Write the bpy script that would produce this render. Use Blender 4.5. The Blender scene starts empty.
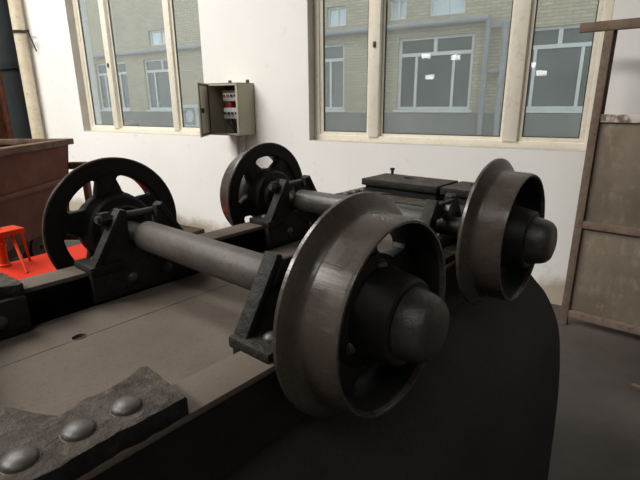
import bpy, bmesh, math, random
from mathutils import Vector, Matrix
random.seed(7)
scene = bpy.context.scene
COL = scene.collection
PI = math.pi

# ------------------------------------------------------------------ camera
CAM_H = 1.3
F_PX, PITCH, ROLL = 466.04, 0.28757, -0.009214
cp, sp, cr, sr = math.cos(PITCH), math.sin(PITCH), math.cos(ROLL), math.sin(ROLL)
fw = Vector((0, cp, -sp)); up0 = Vector((0, sp, cp)); rt0 = Vector((1, 0, 0))
rt = cr*rt0 + sr*up0; up = -sr*rt0 + cr*up0
cam_d = bpy.data.cameras.new('camera')
cam_d.sensor_width = 36; cam_d.lens = F_PX*36/640; cam_d.clip_start = 0.02; cam_d.clip_end = 200
cam = bpy.data.objects.new('camera', cam_d); COL.objects.link(cam)
M = Matrix((rt, up, -fw)).transposed().to_4x4(); M.translation = Vector((0, 0, CAM_H))
cam.matrix_world = M
scene.camera = cam

# ------------------------------------------------------------------ exposure, sky
vs = scene.view_settings
vs.view_transform = 'Standard'; vs.look = 'None'; vs.gamma = 1; vs.use_curve_mapping = False
vs.exposure = 0.14
world = bpy.data.worlds.new('sky'); scene.world = world; world.use_nodes = True
bg = world.node_tree.nodes['Background']
bg.inputs['Color'].default_value = (0.80, 0.90, 0.94, 1); bg.inputs['Strength'].default_value = 2.1

# hall frame: local X runs along the window wall, local Y towards it
HALL_ROT = math.radians(-32.3158)
dW = Vector((math.cos(HALL_ROT), math.sin(HALL_ROT), 0)); nW = Vector((-math.sin(HALL_ROT), math.cos(HALL_ROT), 0))
WALL = 3.231
def hall(s, n, z=0.0): return dW*s + nW*n + Vector((0, 0, z))

CEIL = 5.6
SKYLIGHTS = [(-5.2, -3.2, 5.0, 1.5, 660), (-5.2, 0.6, 5.0, 1.0, 330), (1.8, -3.2, 4.0, 1.2, 70)]   # s, n, length, width, watts
for i, (s, n, l, w, e) in enumerate(SKYLIGHTS):
    ld = bpy.data.lights.new('skylight_daylight', 'AREA'); ld.shape = 'RECTANGLE'
    ld.size = l; ld.size_y = w; ld.energy = e; ld.color = (1.0, 0.965, 0.91)
    lo = bpy.data.objects.new('skylight_daylight', ld); COL.objects.link(lo)
    lo.location = hall(s, n, CEIL + 0.1); lo.rotation_euler = (0, 0, HALL_ROT)

# ------------------------------------------------------------------ materials
def nmat(name, build, disp=False):
    m = bpy.data.materials.new(name); m.use_nodes = True
    nt = m.node_tree; b = nt.nodes['Principled BSDF']
    build(nt, b); return m
def N(nt, t, **kw):
    n = nt.nodes.new(t)
    for k, v in kw.items(): setattr(n, k, v)
    return n
def coords(nt, scale=1.0, vec=(1, 1, 1), kind='Object'):
    tc = N(nt, 'ShaderNodeTexCoord'); mp = N(nt, 'ShaderNodeMapping')
    mp.inputs['Scale'].default_value = (scale*vec[0], scale*vec[1], scale*vec[2])
    nt.links.new(tc.outputs[kind], mp.inputs['Vector']); return mp.outputs['Vector']
def noise(nt, vec, scale, detail=4, rough=0.6):
    n = N(nt, 'ShaderNodeTexNoise'); n.inputs['Scale'].default_value = scale
    n.inputs['Detail'].default_value = detail; n.inputs['Roughness'].default_value = rough
    nt.links.new(vec, n.inputs['Vector']); return n.outputs['Fac']
def ramp(nt, fac, stops):
    r = N(nt, 'ShaderNodeValToRGB'); el = r.color_ramp.elements
    while len(el) < len(stops): el.new(0.5)
    for e, (p, c) in zip(el, stops):
        e.position = p; e.color = (*c, 1) if len(c) == 3 else c
    nt.links.new(fac, r.inputs['Fac']); return r.outputs['Color']
def mixc(nt, fac, a, b, mode='MIX'):
    m = N(nt, 'ShaderNodeMix', data_type='RGBA', blend_type=mode)
    for sock, v in ((m.inputs['Factor'], fac), (m.inputs['A'], a), (m.inputs['B'], b)):
        pass
    ins = [s for s in m.inputs if s.type == 'RGBA']
    f = m.inputs[0]
    if isinstance(fac, (int, float)): f.default_value = fac
    else: nt.links.new(fac, f)
    for s, v in zip(ins, (a, b)):
        if isinstance(v, tuple): s.default_value = (*v, 1)
        else: nt.links.new(v, s)
    return [o for o in m.outputs if o.type == 'RGBA'][0]
def bump(nt, b, h, strength=0.3, dist=0.01):
    bp = N(nt, 'ShaderNodeBump'); bp.inputs['Strength'].default_value = strength; bp.inputs['Distance'].default_value = dist
    nt.links.new(h, bp.inputs['Height']); nt.links.new(bp.outputs['Normal'], b.inputs['Normal'])
def surf(name, c1, c2, c3=None, scale=6, rough=0.7, fine=60, bmp=0.15, metal=0.0, spec=0.5, lo=0.35, hi=0.65, bdist=0.004, rough2=None, vec=(1, 1, 1)):
    """two or three tone blotchy surface with fine relief"""
    def f(nt, b):
        v = coords(nt, vec=vec)
        n1 = noise(nt, v, scale, 6, 0.65); n2 = noise(nt, v, fine, 5, 0.7)
        col = ramp(nt, n1, [(lo, c1), (hi, c2)])
        if c3: col = mixc(nt, ramp(nt, n2, [(0.52, (0, 0, 0)), (0.72, (1, 1, 1))]), col, c3)
        nt.links.new(col, b.inputs['Base Color'])
        if rough2 is None: b.inputs['Roughness'].default_value = rough
        else:
            r = ramp(nt, n2, [(0.35, (rough,)*3), (0.65, (rough2,)*3)]); nt.links.new(r, b.inputs['Roughness'])
        b.inputs['Metallic'].default_value = metal; b.inputs['Specular IOR Level'].default_value = spec
        if bmp: bump(nt, b, n2, bmp, bdist)
    return nmat(name, f)

MAT = {}
MAT['black'] = surf('black_paint', (0.005, 0.005, 0.0045), (0.010, 0.009, 0.008), (0.015, 0.013, 0.011), 9, 0.5, 45, 0.25, spec=0.3)
MAT['casting'] = surf('rough_black_casting', (0.006, 0.006, 0.005), (0.014, 0.012, 0.010), (0.030, 0.026, 0.022), 12, 0.6, 70, 0.8, spec=0.3, bdist=0.006)
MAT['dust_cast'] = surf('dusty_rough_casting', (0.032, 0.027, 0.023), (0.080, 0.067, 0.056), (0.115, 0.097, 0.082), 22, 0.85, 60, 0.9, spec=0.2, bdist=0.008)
MAT['dust_plate'] = surf('dusty_sheet_steel', (0.098, 0.079, 0.065), (0.124, 0.101, 0.083), (0.082, 0.067, 0.055), 4, 0.9, 160, 0.10, spec=0.15)
MAT['dust_beam'] = surf('dusty_channel_steel', (0.075, 0.064, 0.054), (0.15, 0.128, 0.108), (0.05, 0.042, 0.036), 7, 0.75, 90, 0.12, spec=0.25)
MAT['tub_black'] = surf('black_tub_steel', (0.016, 0.0135, 0.012), (0.030, 0.025, 0.0215), (0.037, 0.031, 0.027), 2.5, 0.65, 120, 0.12, spec=0.25)
MAT['axle'] = surf('dusty_grey_axle', (0.045, 0.038, 0.032), (0.082, 0.070, 0.060), (0.028, 0.024, 0.020), 9, 0.5, 120, 0.2, spec=0.35, lo=0.3, hi=0.6)
MAT['cap'] = surf('hub_cap_paint', (0.024, 0.021, 0.018), (0.042, 0.037, 0.032), (0.055, 0.048, 0.041), 9, 0.30, 140, 0.35, spec=0.5)
MAT['rivet'] = surf('worn_rivet_steel', (0.034, 0.029, 0.025), (0.060, 0.051, 0.043), (0.08, 0.068, 0.058), 30, 0.42, 120, 0.2, spec=0.6)
MAT['rust'] = surf('rusty_brown_paint', (0.105, 0.036, 0.025), (0.155, 0.058, 0.040), (0.085, 0.050, 0.038), 5, 0.85, 40, 0.25, spec=0.2)
MAT['rust_rim'] = surf('brown_grey_rust', (0.085, 0.052, 0.036), (0.16, 0.105, 0.075), (0.06, 0.038, 0.028), 9, 0.85, 60, 0.3, spec=0.2)
MAT['rust_orange'] = surf('flaking_orange_rust', (0.060, 0.026, 0.018), (0.17, 0.060, 0.028), (0.035, 0.022, 0.018), 10, 0.9, 40, 0.5, spec=0.15)
MAT['red'] = surf('red_lead_paint', (0.44, 0.020, 0.005), (0.38, 0.018, 0.005), (0.30, 0.022, 0.008), 5, 0.6, 60, 0.12, spec=0.12)
MAT['orange'] = surf('orange_red_paint', (0.50, 0.046, 0.008), (0.44, 0.036, 0.007), (0.30, 0.03, 0.010), 12, 0.55, 50, 0.12, spec=0.15)
MAT['cream'] = surf('cream_window_frame', (0.80, 0.755, 0.65), (0.74, 0.68, 0.56), (0.66, 0.58, 0.46), 4, 0.5, 22, 0.05, spec=0.4, lo=0.3, hi=0.75)
MAT['jamb'] = surf('grey_plaster_reveal', (0.46, 0.42, 0.37), (0.56, 0.52, 0.46), None, 6, 0.9, 60, 0.2, spec=0.2)
MAT['pipe'] = surf('cream_drain_pipe', (0.68, 0.60, 0.46), (0.60, 0.52, 0.38), (0.45, 0.36, 0.26), 5, 0.55, 18, 0.05, spec=0.4)
MAT['box'] = surf('beige_enamel', (0.42, 0.39, 0.29), (0.38, 0.35, 0.26), None, 5, 0.5, 60, 0.05, spec=0.4)
MAT['boxdark'] = surf('grey_enamel_inside', (0.22, 0.21, 0.18), (0.18, 0.17, 0.15), None, 5, 0.6, 60, 0.05, spec=0.3)
MAT['gasket'] = surf('black_rubber', (0.015, 0.015, 0.015), (0.02, 0.02, 0.02), None, 5, 0.7, 60, 0)
MAT['breaker'] = surf('white_breaker_plastic', (0.62, 0.62, 0.62), (0.55, 0.55, 0.56), None, 20, 0.4, 60, 0)
MAT['toggle'] = surf('red_toggle_plastic', (0.45, 0.05, 0.04), (0.40, 0.05, 0.04), None, 20, 0.4, 60, 0)
MAT['darkdoor'] = surf('dark_slate_steel', (0.030, 0.036, 0.038), (0.042, 0.049, 0.051), (0.05, 0.05, 0.047), 3, 0.75, 50, 0.1, spec=0.2)
MAT['gate'] = surf('brown_angle_steel', (0.13, 0.090, 0.066), (0.20, 0.150, 0.115), (0.09, 0.055, 0.042), 6, 0.8, 40, 0.25, spec=0.25)
MAT['gatepanel'] = surf('dusty_brown_board', (0.135, 0.105, 0.078), (0.20, 0.165, 0.125), (0.25, 0.21, 0.165), 3.5, 0.85, 18, 0.1, spec=0.2, vec=(1, 1, 0.6))
MAT['flake'] = surf('flaking_whitewash', (0.55, 0.50, 0.45), (0.18, 0.13, 0.10), None, 14, 0.9, 60, 0.2, spec=0.2, lo=0.48, hi=0.56)
MAT['woodbeam'] = surf('dark_brown_timber', (0.050, 0.035, 0.028), (0.085, 0.062, 0.050), None, 8, 0.85, 60, 0.3, spec=0.2)
MAT['ceil'] = surf('grey_roof_sheet', (0.20, 0.20, 0.20), (0.24, 0.24, 0.24), None, 1, 0.9, 10, 0)
MAT['hallwall'] = surf('grey_hall_wall', (0.16, 0.155, 0.15), (0.20, 0.195, 0.185), None, 1, 0.9, 10, 0)
MAT['whiteframe'] = surf('white_outer_window_frame', (0.62, 0.62, 0.60), (0.56, 0.56, 0.54), None, 4, 0.5, 60, 0)
MAT['outglass'] = surf('dark_outer_pane', (0.060, 0.072, 0.073), (0.10, 0.115, 0.113), None, 0.8, 0.12, 60, 0, spec=0.6)
MAT['outsky'] = surf('sky_reflection_pane', (0.50, 0.56, 0.60), (0.62, 0.67, 0.70), None, 1.4, 0.15, 60, 0, spec=0.6)  # sky reflection on the upper panes painted in as a pale base colour
MAT['outpipe'] = surf('grey_outer_pipe', (0.22, 0.23, 0.24), (0.28, 0.28, 0.29), None, 3, 0.6, 60, 0)
MAT['outground'] = surf('grey_yard_concrete', (0.13, 0.13, 0.12), (0.20, 0.195, 0.18), None, 0.6, 0.9, 8, 0.1)
MAT['acwhite'] = surf('white_metal_case', (0.60, 0.61, 0.60), (0.52, 0.53, 0.52), None, 4, 0.5, 60, 0)
MAT['dustgrey'] = surf('grey_rubble', (0.10, 0.10, 0.095), (0.19, 0.18, 0.17), None, 3, 0.9, 20, 0.3)

def f_tread(nt, b):
    v = coords(nt, vec=(1, 1, 1)); n1 = noise(nt, v, 10, 6, 0.65)
    vst = coords(nt, vec=(90, 90, 6)); n2 = noise(nt, vst, 1.0, 4, 0.7)
    n3 = noise(nt, v, 22, 5, 0.7)
    col = ramp(nt, n1, [(0.3, (0.035, 0.0275, 0.022)), (0.7, (0.066, 0.052, 0.042))])
    worn = ramp(nt, n2, [(0.60, (0, 0, 0)), (0.72, (1, 1, 1))])
    col = mixc(nt, worn, col, (0.10, 0.088, 0.076))
    nt.links.new(col, b.inputs['Base Color'])
    nt.links.new(ramp(nt, n3, [(0.35, (0.21,)*3), (0.7, (0.40,)*3)]), b.inputs['Roughness'])
    b.inputs['Metallic'].default_value = 0.12; b.inputs['Specular IOR Level'].default_value = 0.6
    bump(nt, b, n2, 0.22, 0.002)
MAT['tread'] = nmat('worn_wheel_steel', f_tread)

def f_wall(nt, b):
    v = coords(nt); n1 = noise(nt, v, 0.9, 6, 0.6); n2 = noise(nt, v, 7, 6, 0.7); n3 = noise(nt, v, 55, 4, 0.6)
    col = ramp(nt, n1, [(0.3, (0.86, 0.845, 0.815)), (0.7, (0.80, 0.785, 0.755))])
    spots = ramp(nt, n2, [(0.62, (0, 0, 0)), (0.80, (0.55, 0.55, 0.55))])
    col = mixc(nt, spots, col, (0.52, 0.46, 0.40))
    # tan tone fading out above the foot of the wall, edge broken by noise
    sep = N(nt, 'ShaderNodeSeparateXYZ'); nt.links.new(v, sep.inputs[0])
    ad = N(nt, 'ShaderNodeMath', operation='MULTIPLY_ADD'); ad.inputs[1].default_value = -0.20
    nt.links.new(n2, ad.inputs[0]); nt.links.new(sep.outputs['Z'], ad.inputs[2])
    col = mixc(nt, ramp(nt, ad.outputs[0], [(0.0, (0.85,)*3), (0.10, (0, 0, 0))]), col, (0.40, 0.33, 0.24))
    nt.links.new(col, b.inputs['Base Color']); b.inputs['Roughness'].default_value = 0.9; b.inputs['Specular IOR Level'].default_value = 0.2
    bump(nt, b, n3, 0.12, 0.004)
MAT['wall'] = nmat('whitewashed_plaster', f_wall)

def f_floor(nt, b):
    v = coords(nt); n1 = noise(nt, v, 1.3, 7, 0.65); n2 = noise(nt, v, 6, 6, 0.7); n3 = noise(nt, v, 60, 4, 0.6)
    col = ramp(nt, n1, [(0.3, (0.044, 0.036, 0.032)), (0.7, (0.105, 0.088, 0.077))])
    col = mixc(nt, ramp(nt, n2, [(0.60, (0, 0, 0)), (0.78, (0.6,)*3)]), col, (0.12, 0.105, 0.092))
    nt.links.new(col, b.inputs['Base Color'])
    nt.links.new(ramp(nt, n2, [(0.3, (0.55,)*3), (0.7, (0.8,)*3)]), b.inputs['Roughness'])
    bump(nt, b, n3, 0.25, 0.004)
MAT['floor'] = nmat('oily_concrete', f_floor)

def f_brick(nt, b):
    v = coords(nt); mp = N(nt, 'ShaderNodeVectorMath', operation='MULTIPLY'); mp.inputs[1].default_value = (1, 0, 1)
    nt.links.new(v, mp.inputs[0])
    sep = N(nt, 'ShaderNodeSeparateXYZ'); cmb = N(nt, 'ShaderNodeCombineXYZ'); nt.links.new(v, sep.inputs[0])
    nt.links.new(sep.outputs['X'], cmb.inputs['X']); nt.links.new(sep.outputs['Z'], cmb.inputs['Y'])
    bt = N(nt, 'ShaderNodeTexBrick'); nt.links.new(cmb.outputs[0], bt.inputs['Vector'])
    bt.inputs['Scale'].default_value = 1.0; bt.inputs['Brick Width'].default_value = 0.25; bt.inputs['Row Height'].default_value = 0.07
    bt.inputs['Mortar Size'].default_value = 0.010
    bt.inputs['Color1'].default_value = (0.50, 0.42, 0.29, 1); bt.inputs['Color2'].default_value = (0.42, 0.34, 0.22, 1); bt.inputs['Mortar'].default_value = (0.30, 0.27, 0.22, 1)
    n1 = noise(nt, v, 0.8, 5, 0.6)
    col = mixc(nt, ramp(nt, n1, [(0.35, (0, 0, 0)), (0.75, (0.45,)*3)]), bt.outputs['Color'], (0.24, 0.23, 0.20))
    nt.links.new(col, b.inputs['Base Color']); b.inputs['Roughness'].default_value = 0.9
MAT['brick'] = nmat('ochre_brick', f_brick)

def f_glass():
    m = bpy.data.materials.new('dusty_window_glass'); m.use_nodes = True; nt = m.node_tree
    nt.nodes.clear(); out = N(nt, 'ShaderNodeOutputMaterial')
    tr = N(nt, 'ShaderNodeBsdfTransparent'); tr.inputs['Color'].default_value = (0.93, 0.96, 0.96, 1)
    gl = N(nt, 'ShaderNodeBsdfGlossy'); gl.inputs['Roughness'].default_value = 0.02
    df = N(nt, 'ShaderNodeBsdfDiffuse'); df.inputs['Color'].default_value = (0.42, 0.43, 0.42, 1)
    v = coords(nt); n1 = noise(nt, v, 2.0, 6, 0.7)
    m1 = N(nt, 'ShaderNodeMixShader'); m2 = N(nt, 'ShaderNodeMixShader')
    nt.links.new(ramp(nt, n1, [(0.3, (0.14,)*3), (0.75, (0.24,)*3)]), m1.inputs[0])
    nt.links.new(tr.outputs[0], m1.inputs[1]); nt.links.new(df.outputs[0], m1.inputs[2])
    lw = N(nt, 'ShaderNodeLayerWeight'); lw.inputs['Blend'].default_value = 0.5
    pw = N(nt, 'ShaderNodeMath', operation='POWER'); pw.inputs[1].default_value = 4.0; nt.links.new(lw.outputs['Facing'], pw.inputs[0])
    fr = N(nt, 'ShaderNodeMath', operation='MULTIPLY_ADD'); fr.inputs[1].default_value = 0.9; fr.inputs[2].default_value = 0.04; nt.links.new(pw.outputs[0], fr.inputs[0])
    nt.links.new(fr.outputs[0], m2.inputs[0]); nt.links.new(m1.outputs[0], m2.inputs[1]); nt.links.new(gl.outputs[0], m2.inputs[2])
    nt.links.new(m2.outputs[0], out.inputs[0]); return m
MAT['glass'] = f_glass()

def f_emit(name, c, s):
    def f(nt, b):
        b.inputs['Base Color'].default_value = (0.8, 0.8, 0.8, 1)
        b.inputs['Emission Color'].default_value = (*c, 1); b.inputs['Emission Strength'].default_value = s
    return nmat(name, f)
MAT['tube'] = f_emit('lit_fluorescent_tube', (1.0, 0.97, 0.92), 12.0)

# ------------------------------------------------------------------ mesh helpers
class MB:
    def __init__(self): self.v = []; self.f = []
    def add(self, vs, fs, mat=None):
        o = len(self.v)
        self.v += [tuple(mat @ Vector(p)) if mat else tuple(p) for p in vs]
        self.f += [tuple(i + o for i in f) for f in fs]; return self
    def box(self, x0, x1, y0, y1, z0, z1, mat=None, bev=0.0):
        if bev <= 0:
            vs = [(x, y, z) for x in (x0, x1) for y in (y0, y1) for z in (z0, z1)]
            fs = [(0, 1, 3, 2), (4, 6, 7, 5), (0, 4, 5, 1), (2, 3, 7, 6), (0, 2, 6, 4), (1, 5, 7, 3)]
            return self.add(vs, fs, mat)
        bm = bmesh.new(); bmesh.ops.create_cube(bm, size=1)
        for v in bm.verts: v.co = Vector(((x0+x1)/2 + v.co.x*(x1-x0), (y0+y1)/2 + v.co.y*(y1-y0), (z0+z1)/2 + v.co.z*(z1-z0)))
        bmesh.ops.bevel(bm, geom=bm.edges[:], offset=bev, segments=2, affect='EDGES', profile=0.5)
        bm.verts.index_update()
        vs = [v.co.copy() for v in bm.verts]; fs = [[v.index for v in f.verts] for f in bm.faces]; bm.free()
        return self.add(vs, fs, mat)
    def lathe(self, prof, seg=48, mat=None, closed=False):
        """profile of (radius, z) turned about Z; closed joins last to first"""
        vs = []; fs = []; n = len(prof)
        for i in range(seg):
            a = 2*PI*i/seg; c, s = math.cos(a), math.sin(a)
            vs += [(r*c, r*s, z) for r, z in prof]
        for i in range(seg):
            j = (i + 1) % seg
            for k in range(n if closed else n - 1):
                l = (k + 1) % n
                fs.append((i*n + k, j*n + k, j*n + l, i*n + l))
        if not closed:
            if prof[0][0] > 1e-6: fs.append(tuple(i*n for i in range(seg))[::-1])
            if prof[-1][0] > 1e-6: fs.append(tuple(i*n + n - 1 for i in range(seg)))
        return self.add(vs, fs, mat)
    def rod(self, a, b, r, seg=12, r2=None):
        a, b = Vector(a), Vector(b); d = b - a
        q = d.to_track_quat('Z', 'Y').to_matrix().to_4x4(); q.translation = a
        return self.lathe([(r, 0), (r if r2 is None else r2, d.length)], seg, q)
    def path(self, pts, r, seg=8):
        for a, b in zip(pts[:-1], pts[1:]): self.rod(a, b, r, seg)
        return self
    def plate(self, outline, holes, z0, z1, bev=0.0, mat=None):
        """flat plate in XY with holes, extruded along Z"""
        cu = bpy.data.curves.new('tmp', 'CURVE'); cu.dimensions = '2D'; cu.fill_mode = 'BOTH'
        for loop in [outline] + list(holes):
            s = cu.splines.new('POLY'); s.points.add(len(loop) - 1)
            for p, (x, y) in zip(s.points, loop): p.co = (x, y, 0, 1)
            s.use_cyclic_u = True
        cu.extrude = (z1 - z0)/2 - bev
        if bev: cu.bevel_depth = bev; cu.bevel_resolution = 1; cu.offset = -bev
        ob = bpy.data.objects.new('tmp', cu); me = bpy.data.meshes.new_from_object(ob)
        zc = (z0 + z1)/2
        vs = [(v.co.x, v.co.y, v.co.z + zc) for v in me.vertices]; fs = [tuple(p.vertices) for p in me.polygons]
        bpy.data.objects.remove(ob); bpy.data.curves.remove(cu); bpy.data.meshes.remove(me)
        return self.add(vs, fs, mat)
    def mesh(self, name, mat, angle=35):
        me = bpy.data.meshes.new(name); me.from_pydata(self.v, [], self.f)
        bm = bmesh.new(); bm.from_mesh(me)
        bmesh.ops.remove_doubles(bm, verts=bm.verts, dist=1e-5)
        bmesh.ops.recalc_face_normals(bm, faces=bm.faces); bm.to_mesh(me); bm.free()
        me.materials.append(MAT[mat]); me.shade_smooth(); me.set_sharp_from_angle(angle=math.radians(angle))
        me.update(); return me

def obj(name, mesh, parent=None, mat=None, loc=None, rot=None, matrix=None):
    if isinstance(mesh, MB): mesh = mesh.mesh(name, mat)
    o = bpy.data.objects.new(name, mesh); COL.objects.link(o)
    if parent: o.parent = parent
    if matrix is not None: o.matrix_local = matrix
    if loc is not None: o.location = loc
    if rot is not None: o.rotation_euler = rot
    return o
def tag(o, label=None, cat=None, group=None, kind=None):
    if label: o['label'] = label
    if cat: o['category'] = cat
    if group: o['group'] = group
    if kind: o['kind'] = kind
    return o
def empty(name, loc=(0, 0, 0), rz=0.0):
    o = bpy.data.objects.new(name, None); COL.objects.link(o); o.location = loc; o.rotation_euler = (0, 0, rz)
    o.empty_display_size = 0.1; return o
def struct(name, mb, mat, loc=(0, 0, 0), rz=HALL_ROT, label=None, cat=None):
    o = obj(name, mb, None, mat, loc); o.rotation_euler = (0, 0, rz)
    return tag(o, label, cat, kind='structure')
def rectl(x0, x1, y0, y1): return [(x0, y0), (x1, y0), (x1, y1), (x0, y1)]
def circle(x, y, r, n=20, ry=None): return [(x + r*math.cos(2*PI*i/n), y + (ry or r)*math.sin(2*PI*i/n)) for i in range(n)]
XZ = Matrix(((1, 0, 0, 0), (0, 0, -1, 0), (0, 1, 0, 0), (0, 0, 0, 1)))    # plate drawn in (x, z), thickness towards -y

# ------------------------------------------------------------------ the hall
S0, S1, N0 = -9.0, 5.0, -8.0
WTOP = 2.62
WIN1 = (-5.27, -3.28); WIN2 = (-2.14, -0.13)
SILL = 1.0
mb = MB().box(S0 - .3, S1 + .3, N0 - .3, WALL, -0.1, 0.0)
struct('floor', mb, 'floor', label='dark oily concrete workshop floor', cat='floor')
DOOR = (-8.5, -6.33)
mb = MB().plate(rectl(S0, S1, 0, CEIL), [rectl(*WIN1, SILL, WTOP), rectl(*WIN2, SILL, WTOP), rectl(DOOR[0], DOOR[1], 0.001, 3.4)], 0, 0.24, mat=XZ)
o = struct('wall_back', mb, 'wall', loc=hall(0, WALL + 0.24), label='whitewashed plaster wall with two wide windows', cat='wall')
struct('wall_left', MB().box(S0 - .24, S0, N0, WALL, 0, CEIL), 'hallwall', label='grey end wall of the workshop left of the picture', cat='wall')
struct('wall_right', MB().box(S1, S1 + .24, N0, WALL, 0, CEIL), 'hallwall', label='grey end wall of the workshop right of the picture', cat='wall')
struct('wall_front', MB().box(S0, S1, N0 - .24, N0, 0, CEIL), 'hallwall', label='grey wall of the workshop behind the viewer', cat='wall')
mb = MB().plate(rectl(S0 - .24, S1 + .24, N0 - .24, WALL + .24), [rectl(s - l/2, s + l/2, n - w/2, n + w/2) for s, n, l, w, e in SKYLIGHTS], CEIL, CEIL + 0.18)
struct('ceiling', mb, 'ceil', label='grey workshop roof with long skylight openings', cat='ceiling')

# windows ----------------------------------------------------------
def window(name, s0, s1, m1, m2, label):
    w = empty(name, hall(0, WALL + 0.084), HALL_ROT); tag(w, label, 'window', kind='structure')
    D = 0.06
    # wide outer frame
    mb = MB().plate(rectl(s0, s1, SILL, WTOP), [rectl(s0 + .05, s1 - .05, SILL + .045, WTOP - .05)], -D, 0, 0.004, XZ)
    obj('frame', mb, w, 'cream')
    for a, b in (m1, m2):
        obj('mullion', MB().box(a, b, -0.012, D - .002, SILL + .04, WTOP - .045, bev=0.005), w, 'cream')
    spans = [(s0 + .045, m1[0] + .01), (m1[1] - .01, m2[0] + .01), (m2[1] - .01, s1 - .045)]
    for i, (a, b) in enumerate(spans):
        t = 0.035 if i != 1 else 0.03
        y = 0.012 if i != 1 else 0.028
        sash = obj('sash', MB().plate(rectl(a, b, SILL + .035, WTOP - .045), [rectl(a + t, b - t, SILL + .035 + t, WTOP - .045 - t)], -y - .026, -y, 0.003, XZ), w, 'cream')
        obj('gasket', MB().plate(rectl(a + t - .001, b - t + .001, SILL + .034 + t, WTOP - .044 - t), [rectl(a + t + .006, b - t - .006, SILL + .041 + t, WTOP - .051 - t)], -y - .020, -y - .006, 0, XZ), sash, 'gasket')
        obj('pane', MB().box(a + t, b - t, y + .011, y + .015, SILL + .035 + t, WTOP - .045 - t), sash, 'glass')
    obj('reveal', MB().plate(rectl(s0 - .0, s1 + .0, SILL - .0, WTOP), [rectl(s0 + .004, s1 - .004, SILL + .004, WTOP - .004)], 0.0, 0.083, 0, XZ), w, 'jamb')
    obj('window_catch', MB().box(m1[0] + .030, m1[1] - .032, -0.022, -0.011, 1.68, 1.72, bev=0.003), w, 'rivet')
    return w
window('window_1', WIN1[0], WIN1[1], (-4.80, -4.715), (-3.825, -3.745), 'cream framed three-pane window behind the open electrical box')
window('window_2', WIN2[0], WIN2[1], (-1.645, -1.563), (-0.66, -0.567), 'cream framed three-pane window in the middle of the white wall')

# dark steel door at the far left -----------------------------------
dr = empty('door_1', hall(0, WALL + 0.10), HALL_ROT); tag(dr, 'dark slate grey steel door beside the cream drain pipe', 'door', kind='structure')
obj('door_leaf', MB().box(DOOR[0], DOOR[1], 0.0, 0.05, 0.0, 3.4, bev=.004), dr, 'darkdoor')
for z in (0.35, 1.75, 3.1): obj('door_rail', MB().box(DOOR[0] + .02, DOOR[1] - .02, -0.03, 0.001, z, z + .09, bev=.004), dr, 'darkdoor')

# ------------------------------------------------------------------ the yard outside
YB = WALL + 8.0
struct('yard_ground', MB().box(-26, 6, WALL + .26, YB + .5, -0.35, -0.25), 'outground', label='grey yard ground outside the windows', cat='ground')
bl = empty('brick_building', hall(0, YB, -0.3), HALL_ROT); tag(bl, 'ochre brick building across the yard seen through the windows', 'building')
OW = [(-2.20, -0.42), (-4.82, -3.02), (-8.05, -6.31), (-14.22, -12.45), (-16.98, -15.20)]
UP = [(-4.10, -3.28), (-5.08, -4.65), (-6.83, -6.27), (-13.80, -12.78)]
z3 = 0.3
holes = [rectl(a, b, 1.10 + z3, 2.74 + z3) for a, b in OW] + [rectl(a, b, 3.16 + z3, 3.62 + z3) for a, b in UP]
obj('wall', MB().plate(rectl(-17.55, 3.0, 0, 6.6), holes, -0.4, 0, 0, XZ), bl, 'brick')
for a, b in OW:
    z0, z1, zt = 1.10 + z3, 2.74 + z3, 2.32 + z3
    win = obj('window', MB().plate(rectl(a, b, z0, z1), [rectl(a + .07, (a+b)/2 - .04, zt + .08, z1 - .06), rectl((a+b)/2 + .04, b - .07, zt + .08, z1 - .06),
                   rectl(a + .07, a + .42, z0 + .07, zt), rectl(a + .48, b - .48, z0 + .07, zt), rectl(b - .42, b - .07, z0 + .07, zt)], -0.14, -0.06, 0, XZ), bl, 'whiteframe')
    for x0, x1, q0, q1 in ((a + .05, (a+b)/2 - .02, zt + .06, z1 - .04), ((a+b)/2 + .02, b - .05, zt + .06, z1 - .04), (a + .05, a + .44, z0 + .05, zt + .02), (a + .46, b - .46, z0 + .05, zt + .02), (b - .44, b - .05, z0 + .05, zt + .02)):
        obj('pane', MB().box(x0, x1, 0.10, 0.105, q0, q1), win, 'outglass')
    obj('window_sill', MB().box(a - .06, b + .06, -0.06, 0.06, z0 - .06, z0), bl, 'whiteframe')
for a, b in UP:
    z0, z1 = 3.16 + z3, 3.62 + z3
    win = obj('window', MB().plate(rectl(a, b, z0, z1), [rectl(a + .05, (a+b)/2 - .03, z0 + .05, z1 - .05), rectl((a+b)/2 + .03, b - .05, z0 + .05, z1 - .05)], -0.14, -0.06, 0, XZ), bl, 'whiteframe')
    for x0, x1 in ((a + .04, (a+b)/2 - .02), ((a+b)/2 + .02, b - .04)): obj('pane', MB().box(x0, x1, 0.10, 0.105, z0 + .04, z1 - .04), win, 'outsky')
obj('plinth', MB().box(-17.6, 3.05, -0.08, 0.0, 0, 1.02 + z3), bl, 'outground')
gp = MB().rod((-17.0, -.12, 2.98 + z3), (-2.72, -.12, 2.98 + z3), 0.07, 10)
obj('gutter_pipe', gp, bl, 'outpipe')
for s in (-2.72, -2.36):
    obj('downpipe', MB().rod((s, -.12, 0), (s, -.12, (3.02 if s < -2.5 else 2.92) + z3), 0.06, 10), bl, 'outpipe')
obj('downpipe', MB().rod((-5.16, -.12, 0), (-5.16, -.12, 5.5), 0.055, 10), bl, 'whiteframe')
obj('pipe_tie', MB().box(-2.80, -2.28, -.14, -.10, 2.80 + z3, 2.86 + z3), bl, 'outpipe')
obj('pipe_tie', MB().box(-2.80, -2.28, -.14, -.10, 1.90 + z3, 1.96 + z3), bl, 'outpipe')
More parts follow.
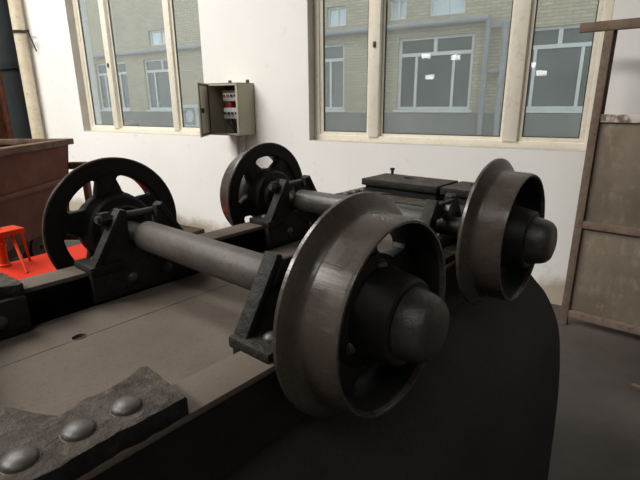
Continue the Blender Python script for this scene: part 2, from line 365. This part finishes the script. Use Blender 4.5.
ac = empty('air_conditioner', hall(-7.78, WALL + 4.0, -0.25), HALL_ROT); tag(ac, 'white outdoor cabinet standing in the yard behind the left window', 'cabinet')
obj('case', MB().box(-.28, .22, 0, .4, 0.0, 1.52, bev=.01), ac, 'acwhite')
obj('grille', MB().plate(rectl(-.22, .10, 1.12, 1.46), [circle(-.06, 1.29, .13, 20)], 0, .015, 0, XZ), ac, 'outpipe')
rb = MB()
for i in range(26):
    x = random.uniform(-3.4, 1.2); r = random.uniform(.16, .34)
    bm = bmesh.new(); bmesh.ops.create_icosphere(bm, subdivisions=1, radius=r)
    for v in bm.verts: v.co *= random.uniform(.75, 1.2)
    bm.verts.index_update()
    zz = random.choice((.15, .45, .75, 0.95)) * (1 - abs(x + 1.1)/3.4) + .1
    rb.add([(v.co.x + x, v.co.y + random.uniform(-.05, .05) + (1 - zz)*random.uniform(-.7, .2), max(0, v.co.z*.7 + zz)) for v in bm.verts], [[v.index for v in f.verts] for f in bm.faces]); bm.free()
o = obj('rubble_heap', rb, None, 'dustgrey', hall(-12.8, YB - .9, -0.25)); o.rotation_euler = (0, 0, HALL_ROT)
tag(o, 'grey heap of rubble against the brick building outside the left window', 'rubble', kind='stuff')

# ------------------------------------------------------------------ the overturned mine car
YAW = 0.715038
U = Vector((math.sin(YAW), math.cos(YAW), 0)); V = Vector((math.cos(YAW), -math.sin(YAW), 0))
AX_Z = CAM_H - 0.301575                                   # axle height
GA, WB, R_T, W_T, R_F = 0.3795, 0.5344, 0.1486, 0.0824, 0.175
MID = WB/2
car = empty('mine_car', (-0.235103, 0.914896, 0.0))
# local X = along the car, local Y = away from the viewer, local Z = up
car.rotation_euler = (0, 0, math.atan2(U.y, U.x))
tag(car, 'overturned black mine car with its four flanged wheels in the air', 'mine car')
def L(u, v, w): return (u, -v, w + AX_Z)

# tub: bent sheet, open side down on the floor
def smooth(pts, n=6):
    out = []
    P = [pts[0]] + pts + [pts[-1]]
    for i in range(1, len(P) - 2):
        for k in range(n):
            t = k/n; p0, p1, p2, p3 = P[i-1], P[i], P[i+1], P[i+2]
            out.append(tuple(0.5*((2*b) + (-a + c)*t + (2*a - 5*b + 4*c - d)*t*t + (-a + 3*b - 3*c + d)*t**3) for a, b, c, d in zip(p0, p1, p2, p3)))
    return out + [pts[-1]]
half = smooth([(0, -.145), (.12, -.146), (.21, -.152), (.285, -.186), (.369, -.270), (.408, -.310), (.452, -.393), (.474, -.495), (.490, -.680), (.498, -AX_Z + .001)], 5)
prof = [(-v, w) for v, w in half[::-1]] + half[1:]
UE0, UE1 = WB - 1.10, 1.02
mb = MB(); n = len(prof)
for u in (UE0, UE1):
    for k, (v, w) in enumerate(prof): mb.v.append(L(u, v, w))
    for k, (v, w) in enumerate(prof): mb.v.append(L(u, v*.985, w - .008 if w > -.9 else w))
for k in range(n - 1):
    mb.f.append((k, k + 1, 2*n + k + 1, 2*n + k)); mb.f.append((n + k, 3*n + k, 3*n + k + 1, n + k + 1))
    mb.f.append((k, n + k, n + k + 1, k + 1)); mb.f.append((2*n + k, 2*n + k + 1, 3*n + k + 1, 3*n + k))
for a in (0, n - 1): mb.f.append((a, 2*n + a, 3*n + a, n + a))
tub = obj('tub', mb, car, 'tub_black')
for u0, u1 in ((UE0 + .004, UE0 + .012), (UE1 - .012, UE1 - .004)):
    mb = MB(); pe = [(v*.984, w - .009 if w > -.9 else w) for v, w in prof]
    for u in (u0, u1):
        for v, w in pe: mb.v.append(L(u, v, w))
    m = len(pe); mb.f.append(tuple(range(m))); mb.f.append(tuple(range(2*m - 1, m - 1, -1)))
    for k in range(m): mb.f.append((k, m + k, m + (k + 1) % m, (k + 1) % m))
    obj('end_plate', mb, tub, 'tub_black')
# floor sheet of the tub between the beams: dusty, with a drain hole
zt = -.1425
mb = MB().plate([(UE0 + .02, -.252), (UE1 - .02, -.252), (UE1 - .02, .252), (UE0 + .02, .252)], [circle(-.222, .128, .0140, 20)], AX_Z + zt - .004, AX_Z + zt + .003)
obj('floor_sheet', mb, car, 'dust_plate')
obj('weld_seam', MB().box(-.42, .95, .1205, .1222, AX_Z + zt + .0025, AX_Z + zt + .0038), car, 'dust_beam')

# longitudinal channels
def channel(v_out, sgn):
    t = .009; vo, vi = .337, .268
    mb = MB()
    pts = [(vo, -.063), (vi, -.063), (vi, -.073), (vo - t, -.073), (vo - t, -.175), (vi, -.175), (vi, -.185), (vo, -.185)]
    m = len(pts)
    for u in (UE0 + .01, UE1 - .01):
        for v, w in pts: mb.v.append(L(u, sgn*v, w))
    mb.f.append(tuple(range(m))); mb.f.append(tuple(range(2*m - 1, m - 1, -1)))
    for k in range(m): mb.f.append((k, m + k, m + (k + 1) % m, (k + 1) % m))
    b = obj('side_beam', mb, car, 'black')
    ys = sorted((-sgn*vi, -sgn*vo))
    obj('top_flange', MB().box(UE0 + .008, UE1 - .008, ys[0] - .001, ys[1] + .001, AX_Z - .072, AX_Z - .0615, bev=.002), b, 'dust_plate')
    return b
channel(.337, 1); channel(.337, -1)

# rivets: one dome mesh shared by all
def dome(r, h, mat):
    pr = [(r*1.08, 0), (r*1.08, h*.06), (r*.99, h*.10)] + [(r*.97*math.cos(a), h*.1 + h*.9*math.sin(a)) for a in [i*PI/2/7 for i in range(8)]]
    pr[-1] = (0.0, h); return MB().lathe(pr, 24).mesh('rivet', mat)
RIV = dome(.0185, .0105, 'rivet'); RIV_S = dome(.0125, .009, 'rivet'); RIV_M = dome(.0145, .010, 'rivet')

# coupler seats: rough castings riveted on both ends
seat_half = [(-.277, .337), (-.31, .339), (-.36, .336), (-.42, .340), (-.50, .337), (-.60, .337)]
inner = [(-.270, .236), (-.280, .229), (-.306, .243), (-.335, .247), (-.359, .246), (-.392, .256), (-.401, .240), (-.411, .216), (-.429, .186), (-.452, .13), (-.468, .06), (-.472, 0)]
outline = seat_half + [(x, -y) for x, y in seat_half[::-1]] + [(x, -y) for x, y in inner] + inner[::-1][1:]
def dense(loop, step=.012, amp=.0016):
    out = []
    for (x0, y0), (x1, y1) in zip(loop, loop[1:] + loop[:1]):
        k = max(1, int(math.hypot(x1 - x0, y1 - y0)/step))
        for i in range(k):
            t = i/k; out.append((x0 + (x1 - x0)*t + random.uniform(-amp, amp), y0 + (y1 - y0)*t + random.uniform(-amp, amp)))
    return out
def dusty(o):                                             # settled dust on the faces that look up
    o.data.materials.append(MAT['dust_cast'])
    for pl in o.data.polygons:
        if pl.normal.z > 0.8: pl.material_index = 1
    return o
def seat(end):
    m = Matrix.Identity(4) if end == 0 else Matrix.Translation((WB, 0, 0)) @ Matrix.Rotation(PI, 4, 'Z')
    mb = MB().plate(dense(outline), [], AX_Z - .066, AX_Z - .036, .004, m)
    s = obj('coupler_seat', mb, car, 'casting')
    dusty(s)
    for sg in (1, -1):      # riveted web inside the channel
        mb = MB().box(-.60, -.272, sg*.236 - .012 if sg > 0 else -.262, sg*.236 + .026 if sg > 0 else -.224, AX_Z - .135, AX_Z - .060, m, bev=.005)
        obj('web', mb, s, 'casting')
        for u in (-.334, -.388, -.445):
            obj('rivet', RIV, s, loc=m @ Vector((u, sg*.301, AX_Z - .037)))
        obj('rivet', RIV_S, s, matrix=m @ Matrix.Translation((-.325, sg*.224, AX_Z - .10)) @ Matrix.Rotation(sg*PI/2, 4, 'X'))
    # bumper slabs with a slot between
    b0, b1, zt = (-.55, -.72, -.004) if end == 0 else (-.426, -.60, .012)
    for y0, y1 in ((-.30, .022), (.038, .23)):
        hol = [circle(b1 + .055, y, .017, 16, .024) for y in (-.157, .12)if y0 + .03 < y < y1 - .03]
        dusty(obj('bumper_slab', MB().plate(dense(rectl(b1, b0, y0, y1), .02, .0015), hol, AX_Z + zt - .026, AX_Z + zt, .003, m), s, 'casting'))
        obj('bumper_core', MB().box(b1 + .01, b0 - .012, y0 + .010, y1 - .006, AX_Z - .040, AX_Z + zt - .024, m), s, 'casting')
    if end:
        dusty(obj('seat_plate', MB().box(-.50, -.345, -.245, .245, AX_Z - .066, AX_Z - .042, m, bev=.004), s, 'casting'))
    obj('end_web', MB().box(-.515, -.495, -.262, .262, AX_Z - .15, AX_Z - .042, m), s, 'casting')
    obj('stud', MB().lathe([(.006, 0), (.006, .020), (.010, .020), (.010, .028)], 10, m @ Matrix.Translation((b1 + .015, -.26, AX_Z + zt - .002))), s, 'casting')
    return s
seat(0); seat(1)

# axles
for i in range(2):
    u = WB*i
    ax = obj('axle', MB().rod(L(u, -.50, 0), L(u, .50, 0), .024, 24), car, 'black')
    sl = MB(); q = Matrix.Translation(L(u, 0, 0)) @ Matrix.Rotation(PI/2, 4, 'X')
    sl.lathe([(.026, -.236), (.0335, -.236), (.036, -.230), (.036, .230), (.0335, .236), (.026, .236)], 40, q, closed=True)
    obj('axle_sleeve', sl, ax, 'axle' if i == 0 else 'cap')

# axle pedestals
def ped_outline():
    arc = [(.037*math.cos(a), .037*math.sin(a)) for a in [PI + PI*i/10 for i in range(11)]]
    left = [(-.135, -.132), (-.135, -.060), (-.118, -.045), (-.052, .064), (-.044, .070), (-.037, .066)]
    return left + arc + [(-x, z) for x, z in left[::-1]]
def pedestal(u, sg):
    out = ped_outline(); m = Matrix.Translation((u, 0, AX_Z))
    y0 = .244
    mb = MB()
    pl = Matrix.Translation((u, -sg*y0 if sg > 0 else y0 + .02, AX_Z)) @ XZ
    mb.plate(dense(out, .02, .0008), [], 0, .02, .0025, pl)
    p = obj('pedestal', mb, car, 'casting')
    def Y(v): return -sg*v
    for q in (-1, 1):
        # rib along the sloping edge
        a = Vector((u + q*.124, 0, AX_Z - .052)); b = Vector((u + q*.048, 0, AX_Z + .070)); d = (b - a)
        ang = math.atan2(d.z, d.x)
        mm = Matrix.Translation(a) @ Matrix.Rotation(-ang, 4, 'Y')
        ys = sorted((Y(.240), Y(.270)))
        rb = MB().box(0, d.length, ys[0], ys[1], -.007, .007, mm, bev=.003); obj('rib', rb, p, 'casting')
        ys = sorted((Y(.238), Y(.330))); xs = sorted((u + q*.062, u + q*.138))
        obj('foot', MB().box(xs[0], xs[1], ys[0], ys[1], AX_Z - .066, AX_Z - .046, bev=.004), p, 'casting')
        obj('rivet', RIV_M, p, loc=(u + q*.098, Y(.296), AX_Z - .047))
        rot = Matrix.Rotation(-PI/2 if sg < 0 else PI/2, 4, 'X')
        # rivet on the face towards the middle of the car
        rot = Matrix.Rotation(PI/2, 4, 'X') if sg < 0 else Matrix.Rotation(-PI/2, 4, 'X')
        obj('rivet', RIV_S, p, matrix=Matrix.Translation((u + .004 + q*.046, Y(.244), AX_Z - .095)) @ rot)
    e0 = .10 if sg < 0 else .052
    if sg < 0: obj('pin', MB().rod((u - e0, Y(.266), AX_Z + .052), (u + .062, Y(.266), AX_Z + .052), .0085, 14), p, 'rivet')
    if sg < 0: obj('nut', MB().rod((u - .092, Y(.266), AX_Z + .052), (u - .070, Y(.266), AX_Z + .052), .0165, 6), p, 'casting')
    else:
        k = Matrix.Translation((u, Y(.262), AX_Z)) @ XZ
        obj('keeper_plate', MB().plate([(-.066, .024), (-.044, .062), (.044, .062), (.066, .024)], [], 0, .010, .002, k), p, 'casting')
        obj('nut', MB().rod((u - .012, Y(.270), AX_Z + .044), (u - .012, Y(.286), AX_Z + .044), .0135, 6), p, 'rivet')
    return p
for i in range(2):
    for sg in (1, -1): pedestal(WB*i, sg)

# wheels: axis along local Z, outer side towards +Z, flange at z = 0
def opening(a0, half_deg, r0, r1, n=8):
    """rounded trapezoid between two radii"""
    h = math.radians(half_deg); P = []
    def pt(r, a): return (r*math.cos(a0 + a), r*math.sin(a0 + a))
    c = .010
    ho = h*1.02; hi = h*.72
    for k in range(n + 1): P.append(pt(r1, -ho + c/r1*1.2 + (2*ho - 2.4*c/r1)*k/n))
    P.append(pt(r1 - c*.35, ho - c/r1*.35)); P.append(pt(r1 - c, ho))
    P.append(pt(r0 + c, hi)); P.append(pt(r0 + c*.35, hi - c/r0*.35))
    for k in range(n + 1): P.append(pt(r0, hi - c/r0 - (2*hi - 2*c/r0)*k/n))
    P.append(pt(r0 + c*.35, -hi + c/r0*.35)); P.append(pt(r0 + c, -hi)); P.append(pt(r1 - c, -ho)); P.append(pt(r1 - c*.35, -ho + c/r1*.35))
    return P
def wheel_meshes():
    rim = MB().lathe([(.138, 0.004), (.150, 0), (R_F - .002, 0), (R_F, .002), (R_F, .0075), (R_F - .002, .0095), (.164, .015), (R_T + .007, .0195), (R_T + .002, .0235), (R_T, .029), (R_T - .0015, W_T - .006), (R_T - .004, W_T), (.1410, W_T), (.1395, W_T - .003), (.134, .042), (.132, .030), (.138, .018)], 96, closed=True)
    holes = [opening(2*PI*k/5, 24, .089, .130) for k in range(5)]
    web = MB().plate(circle(0, 0, .140, 90), holes + [circle(0, 0, .03, 24)], .003, .030, .004)
    web.lathe([(.135, -.0012), (.1705, -.0012), (.1705, .003), (.135, .006)], 90, closed=True)
    web.lathe([(.1385, .032), (.1418, W_T - .0035), (.1398, W_T - .0035), (.132, .044), (.130, .028)], 90, closed=True)
    hub = MB().lathe([(.026, -.052), (.056, -.052), (.060, -.047), (.060, -.036), (.078, -.033), (.084, -.027), (.087, .000), (.089, .010), (.088, .036), (.074, .046), (.066, .090), (.064, .098), (.060, .101), (.052, .101), (.052, .06), (.026, .06)], 64, closed=True)
    cap = MB().lathe([(.0535, .066), (.0535, .104), (.0515, .114), (.0488, .126), (.045, .135), (.038, .1415), (.026, .145), (.010, .1465), (0, .147)], 64)
    return rim.mesh('rim', 'tread'), web.mesh('web', 'black'), hub.mesh('hub', 'black'), cap.mesh('hub_cap', 'cap', 50)
RIM, WEB, HUB, CAP = wheel_meshes()
def wheel(u, sg, spin):
    m = Matrix.Translation(L(u, sg*GA, 0)) @ Matrix.Rotation(PI/2 if sg > 0 else -PI/2, 4, 'X') @ Matrix.Rotation(spin, 4, 'Z')
    w = obj('wheel', WEB, car, matrix=m)
    for nm, me in (('rim', RIM), ('hub', HUB), ('hub_cap', CAP)): obj(nm, me, w)
    for k in range(3):
        a = 2*PI*k/3 + .4
        obj('cover_bolt', RIV_S, w, loc=(.069*math.cos(a), .069*math.sin(a), .044))
    return w
wheel(0, 1, math.radians(62)); wheel(WB, 1, math.radians(20))
wheel(0, -1, math.radians(-58)); wheel(WB, -1, math.radians(-89))

# ------------------------------------------------------------------ electrical box
bx = empty('electrical_box', hall(-2.86, WALL, 1.035), HALL_ROT); tag(bx, 'open beige electrical box on the white wall with breakers inside', 'electrical box')
BW, BH, BD = .165, .425, .21; t = .006
mb = MB().box(-BW, BW, -.006, 0, 0, BH).box(-BW, -BW + t, -BD, 0, 0, BH).box(BW - t, BW, -BD, 0, 0, BH).box(-BW, BW, -BD, 0, 0, t).box(-BW, BW, -BD, 0, BH - t, BH)
mb.box(BW - .026, BW, -BD, -BD + t, 0, BH).box(-BW, BW, -BD, -BD + t, 0, .02).box(-BW, BW, -BD, -BD + t, BH - .02, BH)
obj('body', mb, bx, 'box')
obj('mounting_plate', MB().box(-BW + .02, BW - .02, -.03, -.02, .02, BH - .02), bx, 'boxdark')
dm = Matrix.Translation((-BW, -BD, 0)) @ Matrix.Rotation(math.radians(-58), 4, 'Z')
door = obj('door', MB().box(0, 2*BW, -.014, 0, 0, BH, bev=.003), bx, 'box', matrix=dm)
obj('door_seal', MB().plate(rectl(.012, 2*BW - .012, .012, BH - .012), [rectl(.022, 2*BW - .022, .022, BH - .022)], -.004, 0.0, 0, XZ), door, 'gasket')
obj('door_lock', MB().box(2*BW - .075, 2*BW - .045, -.03, .02, .19, .225, bev=.003), door, 'gasket')
for z, c in ((.285, 5), (.14, 5)):
    obj('rail', MB().box(-.10, .13, -.045, -.028, z + .02, z + .05), bx, 'rivet')
    for i in range(c):
        br = obj('breaker', MB().box(-.085 + i*.042, -.045 + i*.042, -.12, -.04, z - .005, z + .085, bev=.003), bx, 'breaker')
        obj('toggle', MB().box(-.076 + i*.042, -.056 + i*.042, -.133, -.119, z + .03, z + .05), br, 'toggle' if (z > .2 and i < 2) else 'gasket')
obj('contactor', MB().box(-.085, -.02, -.10, -.03, .215, .265, bev=.003), bx, 'toggle')
for i in range(5):
    x = -.075 + i*.04
    obj('wire', MB().path([(x, -.06, .36), (x + .008, -.09, .385), (x + .02, -.05, .405)], .0035, 6), bx, 'gasket')
    obj('wire', MB().path([(x, -.06, .14), (x + .006, -.085, .10), (x*.6, -.06, .05), (x*.4, -.05, .008)], .0035, 6), bx, 'gasket')
for x in (-.10, .10): obj('lug', MB().box(x - .015, x + .015, -.008, 0, BH - .004, BH + .03), bx, 'rivet')
obj('conduit', MB().rod((-.02, -.035, -.5), (-.02, -.035, .004), .014, 12), bx, 'breaker')
obj('conduit', MB().rod((.045, -.035, -.5), (.045, -.035, .004), .014, 12), bx, 'breaker')

# ------------------------------------------------------------------ drain pipe
pp = empty('drain_pipe', hall(-6.10, WALL - .10, 0), HALL_ROT); tag(pp, 'cream drain pipe running down the wall beside the dark door', 'pipe')
obj('pipe', MB().rod((0, 0, 0), (0, 0, CEIL), .064, 24), pp, 'pipe')
obj('clamp', MB().lathe([(.0645, 0), (.073, 0), (.073, .030), (.0645, .030)], 24, Matrix.Translation((0, 0, 2.10)), closed=True), pp, 'gasket')
obj('clamp_bracket', MB().box(.065, .19, -.012, .01, 2.105, 2.125).rod((.18, 0, 2.115), (.15, .080, 1.90), .007, 8), pp, 'gasket')

# ------------------------------------------------------------------ steel gate leaning by the window
gt = empty('gate', (1.470, 2.566, 0), math.radians(-40)); tag(gt, 'brown steel gate with boarded lower half standing right of the window', 'gate')
tilt = Matrix.Rotation(math.radians(0.3), 4, 'Y')
def gbox(name, x0, x1, y0, y1, z0, z1, mat, par=gt, bev=.002): return obj(name, MB().box(x0, x1, y0, y1, z0, z1, tilt, bev=bev), par, mat)
gbox('stile', -.018, .022, -.02, .02, 0.0, 1.675, 'gate')
gbox('stile', .90, .94, -.02, .02, 0.03, 1.675, 'gate')
gbox('stile_flange', .020, .034, .010, .02, .06, 1.66, 'gate')
gbox('top_rail', -.135, 1.0, -.024, .016, 1.635, 1.68, 'gate')
gbox('rail', .022, .90, -.018, .018, .055, .10, 'gate')
gbox('rail', .022, .90, -.018, .012, .605, .645, 'gate')
gbox('rail', .022, .90, -.012, .016, 1.185, 1.225, 'flake')
gbox('board', .024, .90, .0, .012, .10, .606, 'gatepanel')
gbox('board', .024, .90, .0, .012, .644, 1.187, 'gatepanel')

# ------------------------------------------------------------------ rusty tub on the left
rt_ = empty('rusty_mine_tub', (-2.165, 4.10, 0), 0); tag(rt_, 'rusty brown mine tub standing left of the black car', 'mine tub')
# local: +x faces the viewer's right, tub runs towards -y
LEN = 1.75
def tubshell():
    mb = MB()
    # cross-section in x,z sloping inward towards the bottom
    xs_top, xs_bot, zb, ztp = (0.0, -1.15), (-.10, -1.05), .28, .985
    ring = [(xs_top[0], ztp), (xs_bot[0], zb), (xs_bot[1], zb), (xs_top[1], ztp)]
    inn = [(x - .02 if i < 2 else x + .02, z + (.02 if i in (1, 2) else 0)) for i, (x, z) in enumerate(ring)]
    for y in (0, -LEN):
        for x, z in ring + inn[::-1]: mb.v.append((x, y, z))
    m = 8
    for k in range(m): mb.f.append((k, m + k, m + (k + 1) % m, (k + 1) % m))
    mb.f.append(tuple(range(m))); mb.f.append(tuple(range(2*m - 1, m - 1, -1)))
    for y0, y1 in ((-.02, .0), (-LEN, -LEN + .02)):
        v = [(x, y, z) for y in (y0, y1) for x, z in ring]
        mb.add(v, [(0, 1, 2, 3), (7, 6, 5, 4), (0, 4, 5, 1), (1, 5, 6, 2), (2, 6, 7, 3), (3, 7, 4, 0)])
    return mb
obj('shell', tubshell(), rt_, 'rust')
rim = MB().plate(rectl(-1.20, .045, -LEN - .045, .008), [rectl(-1.12, -.035, -LEN + .035, -.035)], .972, 1.02, .004)
obj('rim', rim, rt_, 'rust_rim')
rg = MB().box(-.046, -.010, -LEN, .012, .66, .70, bev=.005); obj('stiffener', rg, rt_, 'rust')
obj('end_arm', MB().box(-.06, .10, .03, .09, .75, .81, bev=.006), rt_, 'rust')
obj('end_post', MB().box(.05, .10, .03, .09, .10, .75, bev=.006), rt_, 'rust')
obj('chassis', MB().box(-.95, -.2, -LEN + .1, -.1, .16, .285, bev=.01), rt_, 'woodbeam')
obj('chassis_arm', MB().box(-.21, .14, .03, .09, .10, .16, bev=.006).box(-.30, -.2, -.12, .09, .10, .24, bev=.006), rt_, 'rust')
for y in (-.35, -1.35):
    for x in (-.92, -.23): obj('wheel', MB().lathe([(.02, -.03), (.13, -.03), (.15, -.02), (.15, -.01), (.13, 0), (.125, .05), (.02, .05)], 32, Matrix.Translation((x, y, .15)) @ Matrix.Rotation(PI/2, 4, 'Y'), closed=True), rt_, 'woodbeam')

# rusted steel column behind the tub at the picture's left edge
rc = empty('rusted_column', hall(-6.64, WALL - .30, 0), HALL_ROT); tag(rc, 'flaking orange rusted steel column in front of the dark door', 'column')
rc_out = [(-.13, .11), (.13, .11), (.13, .09), (.02, .08), (.02, -.08), (.13, -.09), (.13, -.11), (-.13, -.11), (-.13, -.09), (-.02, -.08), (-.02, .08), (-.13, .09)]
obj('section', MB().plate(rc_out, [], 0.01, 3.2), rc, 'rust_orange')
obj('base_plate', MB().box(-.2, .2, -.2, .2, 0, .02), rc, 'rust_orange')

# ------------------------------------------------------------------ red chassis
rd = empty('red_frame', hall(-2.31, 1.30, 0), HALL_ROT); tag(rd, 'bright red painted chassis frame behind the far left wheel', 'chassis')
TOPZ = .5
obj('top_plate', MB().box(-.33, .20, -1.0, .40, TOPZ - .012, TOPZ, bev=.002), rd, 'red')
for x in (-.33, .16): obj('side_channel', MB().box(x, x + .04, -1.0, .40, TOPZ - .14, TOPZ - .012, bev=.003), rd, 'red')
for y in (-.98, .36): obj('cross_member', MB().box(-.29, .16, y, y + .04, TOPZ - .13, TOPZ - .012, bev=.003), rd, 'red')
for x in (-.32, .15):
    for y in (-.95, .30): obj('leg', MB().box(x, x + .05, y, y + .06, 0, TOPZ - .138, bev=.003), rd, 'red')
st = obj('post', MB().lathe([(.024, 0), (.030, .0), (.030, .012), (.021, .016), (.021, .105), (.027, .107), (.027, .125), (.021, .127), (.021, .17)], 20, Matrix.Translation((-.29, -.245, TOPZ))), rd, 'orange')
obj('head_plate', MB().box(-.33, -.215, -.280, -.150, TOPZ + .168, TOPZ + .195, bev=.004), st, 'orange')
obj('head_bolt', MB().lathe([(.014, 0), (.014, .014), (.006, .02), (0, .02)], 12, Matrix.Translation((-.29, -.245, TOPZ + .194))), st, 'orange')
obj('brace', MB().rod((-.26, -.20, TOPZ + .17), (-.08, -.24, TOPZ), .0075, 10), st, 'orange')
obj('brace', MB().rod((-.24, -.16, TOPZ + .17), (-.27, -.13, TOPZ), .006, 10), st, 'orange')

# ------------------------------------------------------------------ small things on the floor
o = empty('timber_baulk', hall(-3.72, WALL - .16, 0), HALL_ROT); tag(o, 'dark brown timber baulk lying along the foot of the white wall', 'timber')
obj('baulk', MB().box(-.55, .36, -.10, .10, 0.0, .105, bev=.008), o, 'woodbeam')
o = obj('wood_offcut', MB().box(-.06, .06, -.012, .012, 0, .018, bev=.002), None, 'gatepanel', (1.50, 1.86, 0), (0, 0, math.radians(-52)))
tag(o, 'thin wooden offcut lying on the dark floor at right', 'offcut')

# lit bulkhead lamps on the wall behind the viewer; the windows mirror them
for sx, z, which in ((-5.37, 2.62, 'upper left of the three lit lamps mirrored in the middle window pane'),
                    (-5.21, 2.01, 'lowest of the three lit lamps mirrored in the middle window pane'),
                    (-4.45, 2.54, 'upper right of the three lit lamps mirrored in the middle window pane'),
                    (-2.36, 2.22, 'left and higher of two lit lamps mirrored in the right window pane'),
                    (-2.06, 2.01, 'right and lower of two lit lamps mirrored in the right window pane')):
    lp = empty('bulkhead_lamp', hall(sx, N0 + .002, z), HALL_ROT)
    tag(lp, which, 'lamp', 'bulkhead lamps opposite the windows')
    obj('housing', MB().box(-.16, .16, 0, .05, -.09, .09, bev=.01), lp, 'outpipe')
    obj('diffuser', MB().box(-.13, .13, .05, .09, -.065, .065, bev=.015), lp, 'tube')
